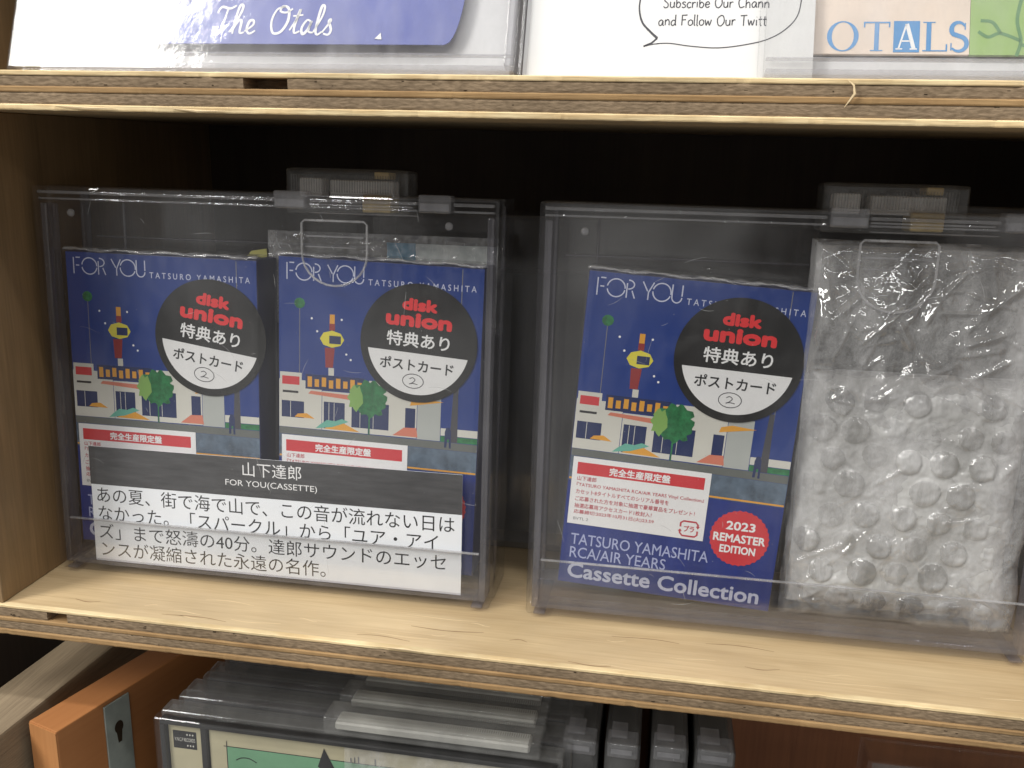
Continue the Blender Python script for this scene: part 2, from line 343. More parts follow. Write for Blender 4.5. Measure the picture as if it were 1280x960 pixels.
# handwriting glyphs: advance, strokes (x-height 1, capitals 1.8)
HW = {
 'a': (.95, [[(.7, .85), (.4, 1), (.08, .6), (.2, .08), (.5, .15), (.7, .8), (.7, .2), (.85, .02)]]),
 'b': (.9, [[(.1, 1.9), (.12, .1)], [(.12, .6), (.4, 1), (.72, .6), (.5, .05), (.13, .12)]]),
 'c': (.8, [[(.68, .85), (.4, 1), (.1, .55), (.3, .03), (.7, .2)]]),
 'd': (.95, [[(.68, .85), (.35, .95), (.08, .5), (.25, .03), (.6, .25), (.7, .7)], [(.72, 1.9), (.7, .5), (.78, .03)]]),
 'e': (.8, [[(.1, .5), (.65, .62), (.5, 1), (.2, .9), (.08, .4), (.3, .02), (.7, .2)]]),
 'h': (.9, [[(.12, 1.9), (.12, .0)], [(.12, .6), (.42, 1), (.65, .75), (.68, .0)]]),
 'i': (.4, [[(.15, 1), (.15, .05)], [(.16, 1.45), (.19, 1.5)]]),
 'l': (.4, [[(.15, 1.9), (.13, .2), (.28, .02)]]),
 'n': (.9, [[(.1, 1), (.1, 0)], [(.1, .6), (.4, 1), (.66, .75), (.68, 0)]]),
 'o': (.85, [[(.4, 1), (.1, .7), (.12, .2), (.4, .02), (.7, .3), (.68, .8), (.4, 1)]]),
 'r': (.65, [[(.1, 1), (.1, 0)], [(.1, .6), (.32, .95), (.58, .92)]]),
 's': (.7, [[(.58, .9), (.3, 1), (.12, .75), (.5, .45), (.52, .12), (.25, 0), (.05, .15)]]),
 't': (.65, [[(.3, 1.6), (.28, .2), (.5, .03)], [(.05, 1.05), (.58, 1.1)]]),
 'u': (.9, [[(.1, 1), (.12, .2), (.38, .02), (.64, .3), (.66, 1), (.68, .0)]]),
 'w': (1.15, [[(.08, 1), (.25, .05), (.5, .8), (.72, .05), (.98, 1)]]),
 'C': (1.1, [[(.95, 1.55), (.6, 1.8), (.15, 1.1), (.35, .1), (.98, .25)]]),
 'F': (1.0, [[(.15, 1.8), (.13, 0)], [(.15, 1.75), (.9, 1.8)], [(.15, .95), (.7, 1)]]),
 'O': (1.3, [[(.65, 1.8), (.15, 1.2), (.25, .2), (.7, 0), (1.12, .7), (1.0, 1.6), (.65, 1.8)]]),
 'S': (1.0, [[(.82, 1.6), (.45, 1.8), (.18, 1.35), (.7, .75), (.72, .2), (.35, 0), (.08, .25)]]),
 'T': (1.1, [[(.55, 1.75), (.52, 0)], [(.05, 1.72), (1.02, 1.8)]]),
 ' ': (.6, []),
}
def handwriting(parent, s, x0, x1, z0, xh, wd, y, m, slant=0.0, glyphs=HW, name='lettering'):
    tot = sum(glyphs[c][0] for c in s); k = (x1-x0)/tot; mb = MB(); x = 0
    for c in s:
        adv, st = glyphs[c]; jz = random.uniform(-.05, .05)
        for q in st:
            P = smooth_pts(q) if len(q) > 2 else q
            mb.stroke([(x0+(x+px+pz*slant)*k, z0+(pz+jz)*xh) for px, pz in P], wd, y)
        x += adv
    return mb.build(name, m, parent, fix=False)

def fbm(x, z, s, o=4, seed=0):
    v = 0; a = 1; f = s
    for _ in range(o): v += a*noise.noise(Vector((x*f+seed, z*f, seed*1.7))); a *= .5; f *= 2.03
    return v
_rf = random.Random(5)
_DIR = [(math.cos(a), math.sin(a), f, _rf.uniform(0, 9)) for a, f in ((_rf.uniform(0, PI), _rf.choice((.018, .028, .045, .07, .11))) for _ in range(14))]
def facets(x, z, seed=0, k=1.0, lo=0, hi=14):
    """crumpled sheet: sum of folded planes, so the slopes come in flat facets with sharp creases"""
    wx = x+4*noise.noise(Vector((x*.03, z*.03, seed))); wz = z+4*noise.noise(Vector((x*.03, z*.03, seed+7)))
    v = 0
    for c, s_, f, ph in _DIR[lo:hi]:
        q = (wx*c+wz*s_)*f*k+ph+seed; q -= math.floor(q); v += (abs(2*q-1))*.13/(f*k)*.5*(.5+.9*abs(noise.noise(Vector((x*.02+ph, z*.02, seed)))))
    return v
def ridged(x, z, s, o=4, seed=0):
    v = 0; a = 1; f = s
    for _ in range(o): v += a*(1-abs(2*noise.noise(Vector((x*f+seed, z*f, seed*.7))))) ; a *= .5; f *= 2.1
    return v

# ------------------------------------------------------------------ wooden shelf unit
ZT, TT = 166.0, 11.3          # underside of the upper board, board thickness
shelf = thing('shelf_unit', 'plywood display shelf with worn layered edges holding the clear security cases', 'shelf')
def board(name, ztop, t, layers, holes, seed, x0=-75, x1=420):
    """plywood board: pale face, layered ragged front edge (each ply a piece of its own)"""
    first = None; N = 520; z = ztop
    bd = MB().box(x0, x1, 9.0, 176, ztop-t+.02, ztop-.02).build(name, 'ply_top', shelf)
    MB().box(x0, x1, 2.25, 9.05, ztop-layers[0][0], ztop-.02).build('face_veneer', 'ply_top', bd)
    MB().box(x0, x1, 2.25, 9.05, ztop-t+.02, ztop-t+layers[-1][0]-.1).build('face_veneer', 'ply_top', bd)
    for k, (th, mt, pr) in enumerate(layers):
        a, b_ = z-th, z; z = a; yb = 2.2 if k in (0, len(layers)-1) else 9.1
        mb = MB(); rows = []
        top_is = (k == 0); bot_is = (k == len(layers)-1)
        for i in range(N+1):
            x = x0+(x1-x0)*i/N
            j = .10*noise.noise(Vector((x*.05, seed+k*3.1, 0)))+.10*noise.noise(Vector((x*.55, seed+k*5.3, 0)))+.10*noise.noise(Vector((x*1.9, seed+k, 0)))
            chip = max(0, noise.noise(Vector((x*.16, seed*2+k, 3)))-.28)*1.1
            zb = a+.05*noise.noise(Vector((x*.3, seed+k*7+1, 0)))*(0 if not bot_is else 2.0); zt = b_+(0 if top_is else .05*noise.noise(Vector((x*.3, seed+(k-1)*7+1, 0))))
            yf = -pr+j+(chip if (top_is or bot_is) else 0)
            for (hk, h0, h1, dep) in holes:
                if hk == k and h0 < x < h1: yf += dep
            rows.append([mb.bm.verts.new(p) for p in ((x, yb, zt), (x, yf+.25, zt), (x, yf, (zt+zb)/2+th*.3), (x, yf+.05, (zt+zb)/2-th*.3), (x, yf+.2, zb), (x, yb, zb))])
        for i in range(N):
            for q in range(5): mb.bm.faces.new((rows[i][q], rows[i+1][q], rows[i+1][q+1], rows[i][q+1]))
        mb.bm.faces.new(rows[0][::-1]); mb.bm.faces.new(rows[-1])
        for v in list(mb.bm.verts): v.co.z -= 0
        o = mb.build('ply_layer', mt, bd, smooth=False)
    return bd
L1 = [(1.4, 'ply_pale', .1), (3.1, 'ply_dark', -.25), (1.7, 'ply_mid', .1), (3.4, 'ply_dark', -.15), (1.7, 'ply_pale', .15)]
L2 = [(1.1, 'ply_pale', .0), (3.5, 'ply_dark', -.3), (1.5, 'ply_mid', .1), (3.2, 'ply_dark', -.2), (2.0, 'ply_mid', .1)]
board('upper_board', ZT+TT, TT, L1, [(1, 52.5, 64.5, 7.5)], 3.0)
board('middle_board', 0, 11.2, L2, [(1, -30, -23.5, 7)], 11.0)
MB().box(-59.2, -47.2, 1, 176, .05, ZT-.05, .3).build('side_panel', 'panel', shelf)
MB().box(-59.2, -47.2, 1, 176, ZT+TT+.05, 420, .3).build('side_panel', 'panel', shelf)
MB().box(330, 342, 1, 176, .05, ZT-.05, .3).build('side_panel', 'panel', shelf)
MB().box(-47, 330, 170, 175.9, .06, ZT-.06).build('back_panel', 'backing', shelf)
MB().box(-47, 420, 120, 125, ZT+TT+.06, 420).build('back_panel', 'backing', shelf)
for i in range(26):
    x_ = random.uniform(-35, 320); y_ = random.uniform(2.5, 24); l_ = random.uniform(4, 26)
    mb = MB(); A = []
    for q in range(9):
        xx = x_+l_*q/8; yy = y_+.8*math.sin(q*.5+i)+.06*l_*math.sin(i)*q/8; ww = .10+.16*math.sin(q/8*PI)*random.uniform(.4, 1)
        A.append((mb.bm.verts.new((xx, yy-ww, .03)), mb.bm.verts.new((xx, yy+ww, .03))))
    for q in range(8): mb.bm.faces.new((A[q][0], A[q+1][0], A[q+1][1], A[q][1]))
    mb.build('scratch_mark', ('splinter', 'scratch_dark')[i % 3 == 0], shelf, fix=False)
for i in range(90):
    x_ = random.uniform(-45, 300); z_, t_ = random.choice(((ZT+TT-1.6, 2.6), (ZT+5, 3), (-1.4, 2.8), (-6.4, 2.6)))
    if i == 0: pm = MB()
    zz = z_-random.uniform(0, t_); l_ = random.uniform(.3, 1.3)
    pm.box(x_, x_+l_, -.02+.26, .5, zz, zz+random.uniform(.12, .3))
so = pm.build('edge_pores', 'dust', shelf); so['kind'] = 'stuff'
# splinters lifting off the upper edge
for pts in ([(216.5, -.3, 177), (218, -1.2, 175.6), (218.4, -1.3, 173.5), (217.2, -1, 171.6), (216.3, -.6, 170.2)],
            [(30, -.4, 167.0), (38, -.9, 166.4), (46, -.7, 166.6)], [(-8, -.4, 167.3), (4, -.9, 166.7), (12, -.5, 166.8)],
            [(92, -.4, 0.2), (98, -.9, .6), (104, -.6, .1)]):
    MB().tube([p for p in pts], lambda t: .34*(1-abs(2*t-1))+.08, 5).build('splinter', 'splinter', shelf)

# ------------------------------------------------------------------ lower cabinet
cab = thing('lower_cabinet', 'old wooden cabinet below the plywood shelf with weathered grey side plank', 'cabinet')
MB().box(-66, -44, -14, 190, -230, -45, 1.0, 2, ('Z', -.07), (-56, 18, 0)).build('side_plank', 'weathered', cab)
MB().box(-40, 420, 135, 140, -229.9, -12).build('back_panel', 'redwood', cab)
MB().box(-40, 420, -10, 190, -236, -230).build('floor_board', 'panel', cab)
MB().box(-100, -91, -10, 190, -235, -12).build('outer_panel', 'backing', cab)

an = math.atan2(14.5, 48.6)
pan = thing('wooden_panel', 'upright orange wooden panel with grey keyhole plate below the shelf', 'panel', loc(-41.6, -.7, -45) @ rz(-an))
MB().box(0, 14.3, 0, 118, -184.8, 0, .5, 2).build('board', 'orange', pan)
MB().box(.25, 14.05, -.25, 0, -184, -.6).build('end_face', 'endorange', pan)
pl = MB().box(14.3, 15.1, 19.5, 31, -75, -1.6, .2).build('lock_plate', 'metal', pan)
kh = MB(); kh.poly([(25.2+2.0*math.cos(a), -13+2.6*math.sin(a)) for a in [math.radians(d) for d in range(-50, 231, 20)]]+[(24.4, -19.5), (26.0, -19.5)], 15.12, 15.16)
bmesh.ops.transform(kh.bm, matrix=Matrix(((0, 1, 0, 0), (1, 0, 0, 0), (0, 0, 1, 0), (0, 0, 0, 1))), verts=kh.bm.verts)
kh.build('keyhole', 'dust', pl)

# ------------------------------------------------------------------ clear security cases
W, H, D = 165.0, 141.26, 30.76
def tab_outline(cx0, cx1, zt, zb, y, n=14):
    pts = [(cx0+1, y, zt), (cx1-1, y, zt), (cx1, y, zt-1)]
    cz = zt-(zt-zb)*.50; rx_ = (cx1-cx0)/2; rz_ = cz-zb
    for i in range(n+1):
        a = -PI*i/n; pts.append(((cx0+cx1)/2+rx_*math.cos(a), y, cz+rz_*math.sin(a)))
    pts.append((cx0, y, zt-1)); return pts
def security_case(mw, label, group, seed=0):
    t = thing('security_case', label, 'display case', mw, group)
    MB().openbox(0, W, 9.2, D, 0, H, 2.0, True, .9).build('tray', 'shell', t)
    MB().openbox(.3, W-.3, 0, 8.8, .3, H-.3, 1.8, False, 1.1, 1.6).build('lid', 'lid', t)
    # frame ribs: darker, thicker plastic round the rim
    r = MB(); r.openbox(.9, W-.9, 8.9, 9.15, .9, H-.9, 3.4, True, 0, .1) if False else None
    for (a, b, c, d) in ((1.9, 5.2, 2.2, H-2.2), (W-5.2, W-1.9, 2.2, H-2.2)):
        r.box(a, b, 10, 12.4, c, d, .5, 2) if r else None
    fr = MB()
    fr.box(2.1, 4.4, 1.8, 8.6, 2.2, H-6.2, .6, 2).box(W-4.4, W-2.1, 1.8, 8.6, 2.2, H-6.2, .6, 2)
    fr.box(4.6, W-4.6, 1.8, 8.6, 2.2, 4.0, .5, 2)
    fr.build('frame', 'rim', t)
    MB().box(2.1, W-2.1, 9.3, D-2.2, 2.2, 5.6, .5, 2).build('floor_step', 'rim', t)
    for q in ((2.2, 3.6, 24, D-2.2, 6, H-3, .5, 2), (W-3.6, W-2.2, 24, D-2.2, 6, H-3, .5, 2), (17, 17.8, D-3.6, D-2.1, 108, H-6, .3)):
        MB().box(*q).build('back_rib', 'rim', t)
    # front pocket lip and its top edge
    MB().box(4.7, W-4.7, 1.75, 2.75, 4.2, 19.4, .25, 2).build('pocket_lip', 'lid', t)
    MB().box(4.7, W-4.7, 1.7, 2.9, 19.45, 20.0, .2, 2).build('pocket_lip_edge', 'edgeline', t)
    MB().box(6, W-6, D-3.4, D-2.1, 122.2, 123.0, .25).build('back_rib', 'rim', t)
    for i, (a, b) in enumerate(((2, 88.2), (100.8, 137.4), (149.6, W-2))):
        h = MB(); h.box(a, b, .6, 3.4, H-3.0, H-1.9, .4, 2).box(a, b, 1.0, 3.0, H-5.0, H-4.3, .3, 2)
        if i == 1: h.box(a, b-1.4, .4, 1.6, H-4.0, H-3.4, .25, 2).box(a, b, 1.2, 2.4, H-6.6, H-6.2, .2)
        h.build('hinge_rail', 'hingem', t)
    for a, b in ((88.9, 100.1), (138.2, 149)):
        h = MB().box(a, b, -.7, 6, H-5.3, H+.5, .7, 3).box(a+.6, b-.6, -.9, -.6, H-4.6, H-2.2, .1)
        h.build('hinge_knuckle', 'hingem', t)
    MB().tube(tab_outline(98.4, 120.9, 132.4, 111, -.15), .42, 6, True).build('pull_tab', 'edgeline', t)
    MB().box(99.6, 119.6, -.08, 0.02, 127.0, 127.6).box(99.8, 117, -.08, .02, 123.6, 124.0).build('pull_tab_ridge', 'hingem', t)
    for px_, pz_ in ((15, 132), (148.4, 132)):
        b = bmesh.new(); bmesh.ops.create_uvsphere(b, u_segments=14, v_segments=9, radius=1.35)
        bmesh.ops.scale(b, vec=(1, .8, 1), verts=b.verts); bmesh.ops.translate(b, vec=(px_, -.1, pz_), verts=b.verts)
        mb = MB(); mb.merge(b); mb.build('rivet', 'hingem', t, True)
    for fx in (3, W-7): MB().box(fx, fx+4, .9, D-2, -.1+.11, .9, .2).build('foot', 'rim', t)
    rg = random.Random(seed); sm = MB()
    for i in range(34):
        x_, z_, a_, l_ = rg.uniform(6, W-8), rg.uniform(6, H-8), rg.uniform(-.5, .5)+rg.choice((0, PI/2)), rg.uniform(1.5, 8); c_ = rg.uniform(-.06, .06)
        l_ = min(l_, (H-4-z_)/max(.01, abs(math.sin(a_)))*.8, (W-4-x_)*.8)
        sm.stroke([(x_+l_*q/6*math.cos(a_+c_*q), z_+l_*q/6*math.sin(a_+c_*q)) for q in range(7)], lambda q: .05+.06*(1-abs(2*q-1)), -.02)
    for i in range(60): sm.disc(rg.uniform(4, W-4), rg.uniform(4, H-4), .13, .1, -.05, -.01, 5)
    so = sm.build('scuff_marks', 'scuff', t, fix=False); so['kind'] = 'stuff'
    # alarm lock block in the top edge
    lk = lock_block(t, 88, 131.5, 12, 25, 134, 149.4)
    return t
def lock_block(t, a, b, w0, w1, z0, z1):
    m = MB().box(a, b, w0, w1, z0, z1, 1.4, 4)
    lk = m.build('lock_block', 'lockm', t, True)
    r = MB(); n = int((b-a-4)/.9)
    for i in range(n):
        x = a+2+.9*i; r.box(x, x+.38, w0-.16, w0+.3, z0+7.6, z1-2.0)
        r.box(x, x+.38, w0+2, w1-2, z1-.1, z1+.14)
    r.build('ribbing', 'lockm', lk)
    k = (b-a)/43.5
    MB().box(a+4*k, a+12*k, w0+2.5, w1-3, z0+6, z1-3.2, .4).box(a+15*k, b-6*k, w0+2.5, w1-3, z0+6, z1-3.6, .4).build('insert', 'lockgrey', lk)
    MB().box(a+27*k, a+37*k, w0+.8, w1-1.6, z0+1.2, z0+7.0, .4).box(a+31*k, a+36*k, w0+1.6, w1-2, z1-3.0, z1-.7, .3).build('spring_clip', 'yellow', lk)
    return lk

lean = .0451
CL = loc(-44.34, 27.42, D*math.sin(lean)) @ rz(.0043) @ rx(-lean)
CR = loc(132.91, 28.48, D*math.sin(lean)) @ rz(.0005) @ rx(-lean)
gcase = 'clear lockable security cases on the middle shelf'
security_case(CL, 'clear locked plastic case holding two blue cassette boxes and a caption card', gcase)
security_case(CR, 'clear locked plastic case holding one tilted blue cassette box beside bubble wrap', gcase, 4)

# ------------------------------------------------------------------ cassette boxes
BW, BH, BD = 72.5, 109.3, 17.0
def cassette_box(mw, label, st, group='blue cassette boxes in the cases'):
    t = thing('cassette_box', label, 'cassette box', mw, group)
    MB().box(0, BW, 0, BD, 0, BH, .5, 2).build('slipcase', 'sideblue', t)
    MB().box(.25, BW-.25, -.06, 0, 37.3, BH-.25).build('cover_print', 'blue', t)
    MB().box(.25, BW-.25, -.06, 0, .25, 37.2).build('lower_band', 'lowblue', t)
    # plain stand-in for the cover picture: a generic row of low buildings, a tree and a sign mast
    y1, y0 = -.062, -.075
    def flat(name, m, *polys, dy=0):
        mb = MB()
        for p in polys: mb.poly(p, y0-dy, y1-dy if dy == 0 else y0)
        return mb.build(name, m, t)
    def R(a, b, c, d): return [(a, c), (b, c), (b, d), (a, d)]
    flat('road_print', 'road', [(.3, 37.5), (72.2, 37.5), (72.2, 45.5), (.3, 46.2)])
    flat('pavement_print', 'pave', [(.3, 46.3), (72.2, 45.6), (72.2, 48.4), (.3, 48.8)])
    flat('wall_print', 'cream', R(.3, 16, 48.9, 66.2), R(16.2, 33, 48.9, 63), R(33.2, 50.5, 48.9, 68))
    flat('wall_print', 'wallgrey', R(50.7, 59, 48.7, 65.5))
    flat('field_print', 'green', R(59.2, 72.2, 48.6, 50.6))
    flat('field_print', 'cream', R(59.2, 72.2, 50.8, 53.4))
    flat('window_print', 'navy', R(1.2, 9.5, 52.5, 58.5), R(16.8, 24.5, 49.5, 59.2), R(27, 40.5, 50.8, 60), R(46.4, 50, 50, 59.5), R(10, 31.5, 63.3, 68.6), dy=.01)
    flat('bar_print', 'orangep', *[R(10.8+2.6*i, 12.4+2.6*i, 64.1+(i % 3)*.2, 67.8-(i % 2)*.8) for i in range(8)], dy=.02)
    flat('window_print', 'cream', R(18.6, 18.8, 49.6, 59), R(20.5, 20.7, 49.6, 59), R(30, 30.2, 51, 59.8), R(34.8, 35, 51, 59.8), R(4.4, 4.6, 52.6, 58.4), dy=.02)
    flat('sign_print', 'cream', R(.6, 8.6, 59.6, 68.8), dy=.02); flat('sign_print', 'red', R(1.4, 7.8, 64.4, 67.4), dy=.03); flat('sign_print', 'ink', R(1.6, 7.4, 61.4, 62.2), dy=.03)
    flat('person_print', 'navy', [(60.6, 46.6), (61.4, 46.6), (61.6, 49.6), (62.2, 49.6), (62.3, 46.4), (63, 46.4), (62.9, 52.4), (62.4, 53.8), (61.2, 53.8), (60.7, 52.2)], dy=.03)
    flat('awning_print', 'salmon', [(11, 61.6), (26, 60.6), (27.5, 62.2), (12, 62.7)], [(42, 49.3), (51, 49.3), (50.5, 52.6), (46, 52.4)], dy=.03)
    flat('awning_print', 'orangep', [(48, 60.4), (60, 62.6), (52, 63.2), (48.5, 62.2)], [(6, 52.8), (13.5, 52.6), (10.5, 54.4), (7.2, 54)], [(17, 49.4), (30, 49.2), (24, 52), (20, 51.2)], dy=.03)
    flat('shrub_print', 'teal', [(13.8, 49.2), (20, 50.2), (26, 52.6), (23.5, 53.4), (21, 52.4), (18, 52.6), (15.5, 50.8)], dy=.045)
    cr = [(33.6+(6.2+.8*math.sin(i*2.3)+.5*math.sin(i*5.1))*math.cos(i*2*PI/36), 61.6+(6.4+.8*math.sin(i*1.9))*math.sin(i*2*PI/36)) for i in range(36)]
    flat('tree_print', 'green', cr, R(33.2, 33.7, 48.6, 56), dy=.05)
    flat('tree_print', 'greenl', [(28.4+2.6*math.cos(i*2*PI/18)*(1+.2*math.sin(i*3)), 61.5+4.4*math.sin(i*2*PI/18)*(1+.2*math.cos(i*4))) for i in range(18)], dy=.06)
    flat('mast_print', 'maroon', [(17.3, 71.5), (20, 71.5), (20.6, 78.5), (17.0, 78.5)], R(18.6, 20.6, 84.6, 87), dy=.01)
    flat('mast_print', 'cream', R(18.4, 20.4, 68.7, 71.4), dy=.012)
    MB().disc(19.6, 81.6, 4.4, 3.0, -.10, -.08, 8).build('mast_print', 'yellowp', t)
    MB().poly(R(18.6, 22.8, 80, 82.8), -.115, -.101).build('mast_print', 'navy', t)
    flat('mast_print', 'orangep', [(18.7, 87), (20.5, 87), (20.5, 90.2), (18.7, 90.2)], dy=.012)
    flat('pole_print', 'grayink', R(7.7, 7.95, 68, 93), dy=.012); flat('pole_print', 'grayink', R(64.7, 65.0, 66, 108.6), dy=.012)
    MB().disc(7.8, 93.4, 2.0, 1.9, -.09, -.075, 9).build('pole_print', 'green', t)
    flat('pole_print', 'pen', [(62.4, 48.6), (65.2, 48.6), (64.9, 68.5), (63.3, 68.5)], dy=.014)
    dots = MB()
    for a, b in ((24.8, 76.6), (26.4, 74.8), (14.2, 84), (23, 88.6), (12.2, 88.4)): dots.disc(a, b, .4, .4, -.09, -.07, 8)
    dots.build('star_print', 'whiteink', t)
    MB().stroke([(.4, 38.3), (72.1, 38.0)], .6, -.09).build('kerb_line_print', 'orangep', t, fix=False)
    # outlined title strokes
    T = MB(); z0, z1 = 101.4, 107.2
    x = 3.2; S = lambda *p: T.stroke([(x+a, z0+b*(z1-z0)) for a, b in p], .42, -.09)
    def arc(cx, r, a0, a1, off=0): T.stroke([(x+cx+r*math.cos(math.radians(a0+(a1-a0)*i/20)), z0+(z1-z0)*.5+(z1-z0)*.5*math.sin(math.radians(a0+(a1-a0)*i/20))) for i in range(21)], .42, -.09)
    S((0, 0), (0, 1)); S((.9, 1), (2.6, 1)); S((.9, .52), (2.2, .52)); x += 3.2
    arc(2.9, 2.9, 0, 172); arc(2.9, 2.9, 190, 350); x += 6.4
    S((0, 0), (0, .82)); T.stroke([(x+.4+1.9*math.sin(math.radians(a)), z0+(z1-z0)*(.75+.25*math.cos(math.radians(a)))) for a in range(0, 181, 15)], .42, -.09); S((1.7, .42), (2.7, 0)); x += 5.0
    S((0, 1), (1.7, .48)); S((3.6, 1), (2.0, .42), (2.0, 0)); x += 3.4
    arc(2.9, 2.9, -10, 165); arc(2.9, 2.9, 180, 340); x += 6.2
    S((0, 1), (0, .3)); T.stroke([(x+1.6-1.6*math.cos(math.radians(a)), z0+(z1-z0)*(.3-.3*math.sin(math.radians(a)))) for a in range(0, 181, 15)], .42, -.09); S((3.2, .38), (3.2, 1))
    T.build('title_print', 'palelav', t, fix=False)
    text(t, 'T A T S U R O   Y A M A S H I T A', 32.3, 69.8, 102.2, 2.1, -.09, 'palelav', .008, name='artist_print')
    text(t, 'TATSURO YAMASHITA', 3.2, 50.2, 16.5, 4.0, -.09, 'lavender', .004)
    text(t, 'RCA/AIR YEARS', 3.3, 36.3, 11.6, 4.0, -.09, 'lavender', .004)
    text(t, 'Cassette Collection', 3.1, 68.6, 4.9, 5.6, -.09, 'palelav', .032)
    # round red seal
    se = MB().disc(59.4, 24.7, 9.5, 9.5, -.16, -.07, 64, .04).build('red_seal', 'red', t)
    text(se, '2023', 54.6, 64.2, 29.0, 3.1, -.19, 'whiteink', .04)
    text(se, 'REMASTER', 50.8, 68.0, 24.6, 3.0, -.19, 'whiteink', .04)
    text(se, 'EDITION', 53.4, 65.2, 20.6, 2.8, -.19, 'whiteink', .04)
    # white information sticker
    ws = MB().box(1.3, 47.6, -.2, -.07, 22.0, 46.0).build('info_sticker', 'paper', t)
    MB().box(2.9, 45.7, -.22, -.2, 40.0, 44.2).build('red_bar', 'red', ws)
    text(ws, '完全生産限定盤', 13.8, 34.4, 42.1, 2.9, -.25, 'whiteink', .03)
    for s_, b_, zc_, h_ in (('山下達郎', 9.8, 38.5, 1.6), ('『TATSURO YAMASHITA RCA/AIR YEARS Vinyl Collection』', 46.2, 36.2, 1.8),
                          ('カセット8タイトルすべてのシリアル番号を', 34.8, 33.8, 1.7), ('ご応募された方を対象に抽選で豪華賞品をプレゼント！', 43.8, 31.2, 1.7),
                          ('抽選応募用アクセスカード1枚封入！', 29.6, 28.7, 1.7), ('応募締切:2023年10月31日(火)23:59', 30.6, 26.4, 1.7)):
        text(ws, s_, 3.2, b_, zc_, h_, -.22, 'redtext', .012, res=2)
    text(ws, 'BVTL 2', 3.3, 8.4, 24.0, 1.0, -.22, 'grayink')
    mk = MB()
    for pts in ([(39.6, 26.2), (39.6, 27.6), (40.5, 28.3), (44.6, 28.3), (45.4, 27.4), (45.4, 26.6)], [(45.4, 25.2), (45.4, 23.8), (44.6, 23.1), (40.5, 23.1), (39.6, 24), (39.6, 24.8)]):
        mk.stroke(pts, .62, -.22)
    mk.poly([(44.7, 26.9), (46.1, 26.9), (45.4, 25.9)], -.23, -.215).poly([(38.9, 24.6), (40.3, 24.6), (39.6, 25.5)], -.23, -.215)
    mk.build('recycling_mark', 'redtext', ws, fix=False)
    text(ws, 'プラ', 40.8, 44.3, 25.7, 2.3, -.22, 'redtext', .03)
    # round sticker
    cx, cz, rad, rot = st
    rs = bpy.data.objects.new('round_sticker', None)
    rs = MB().disc(0, 0, rad, rad, -.14, 0, 96).build('round_sticker', 'black', t)
    rs.matrix_local = loc(cx, -.28, cz) @ ry(-rot)
    k = rad/20.5; a0 = math.asin(3.4/17.9)
    MB().poly([(17.9*k*math.cos(-a0-(PI-2*a0)*i/40), 17.9*k*math.sin(-a0-(PI-2*a0)*i/40)) for i in range(41)], -.16, -.14).build('white_field', 'paper', rs)
    text(rs, 'disk', -6.6*k, 5.8*k, 13.2*k, 4.3*k, -.17, 'logored', .085)
    text(rs, 'union', -12*k, 11.2*k, 7.9*k, 5.0*k, -.17, 'logored', .09)
    text(rs, '特典あり', -11.2*k, 10.9*k, 1.1*k, 5.2*k, -.17, 'whiteink', .018)
    text(rs, 'ポストカード', -13*k, 13*k, -7.6*k, 4.2*k, -.19, 'ink', .02)
    MB().stroke([((-.8+3.7*math.cos(i*.32))*k, (-13.2+2.5*math.sin(i*.32))*k) for i in range(21)], .28, -.19).stroke(
        [((a-.8)*k, (b-13.2)*k) for a, b in smooth_pts([(-1.3, .7), (-.2, 1.2), (.7, .5), (-.2, -.6), (-1.2, -1.1), (0, -.8), (1.7, -1)])], .28, -.19).build('pen_mark', 'pen', rs, fix=False)
    # shrink wrap
    sd = cx*.37+rot*10
    def hf(x_, z_):
        e = min(x_+1, BW+1-x_, z_+1, BH+2-z_)
        v = -.85-.22*fbm(x_, z_, .05, 3, sd)-.10*facets(x_, z_, sd, .8, 0, 6)+.12
        if z_ > BH-9: v -= .25*(z_-BH+9)/9*abs(math.sin(x_*.55+sd+fbm(x_, z_, .1, 2, sd)))
        return v+(.5*(1-e/1.5) if e < 1.5 else 0)
    f = MB().grid(-.6, BW+.6, -.3, BH+1.0, 50, 74, hf)
    f.build('shrink_wrap', 'film', t, True, fix=False)
    fs = MB(); V = []
    for i in range(61):
        xx = -.6+(BW+1.2)*i/60; z1_ = BH+1.0+.25*math.sin(i*1.3+sd)
        V.append([fs.bm.verts.new(p) for p in ((xx, -.45, BH+.9), (xx, -.2, z1_+.2+.2*math.sin(i*.9)), (xx, 3, z1_+.35*math.sin(i*.5+sd)), (xx, BD+.6, BH+.8))])
    for i in range(60):
        for q in range(3): fs.bm.faces.new((V[i][q], V[i+1][q], V[i+1][q+1], V[i][q+1]))
    fs.build('shrink_wrap_top', 'crinkle', t, True, fix=False)
    MB().tube([(-.4+(BW+.8)*i/70, -.5+.12*math.sin(i*.8+sd), BH+.75+.28*math.sin(i*.37+sd)+.12*math.sin(i*1.7)) for i in range(71)], lambda q: .42+.16*math.sin(q*37+sd), 8).build('shrink_wrap_edge', 'bead', t, True)  # pale seam bead, added to draw the bright glint line along the top
    return t
def inc(C, u, v, wdep, ang=0): return C @ loc(u, wdep, v) @ ry(ang)
cassette_box(inc(CL, 5.8, 9.0, 7.2, math.radians(.4)), 'blue cassette box at the left inside the two-box case, sticker tipped clockwise', (54.6, 81.0, 20.9, math.radians(-8)))
cassette_box(inc(CL, 84.6, 10.6, 7.2, math.radians(1.2)), 'blue cassette box beside the right wall of the two-box case, behind the caption card', (50.4, 82.4, 20.5, math.radians(-3)))
cassette_box(inc(CR, 10.3, 10.4, 7.2, math.radians(3.2)), 'tilted blue cassette box showing its full front next to the bubble wrap', (50.9, 84.8, 20.5, math.radians(-.3)))

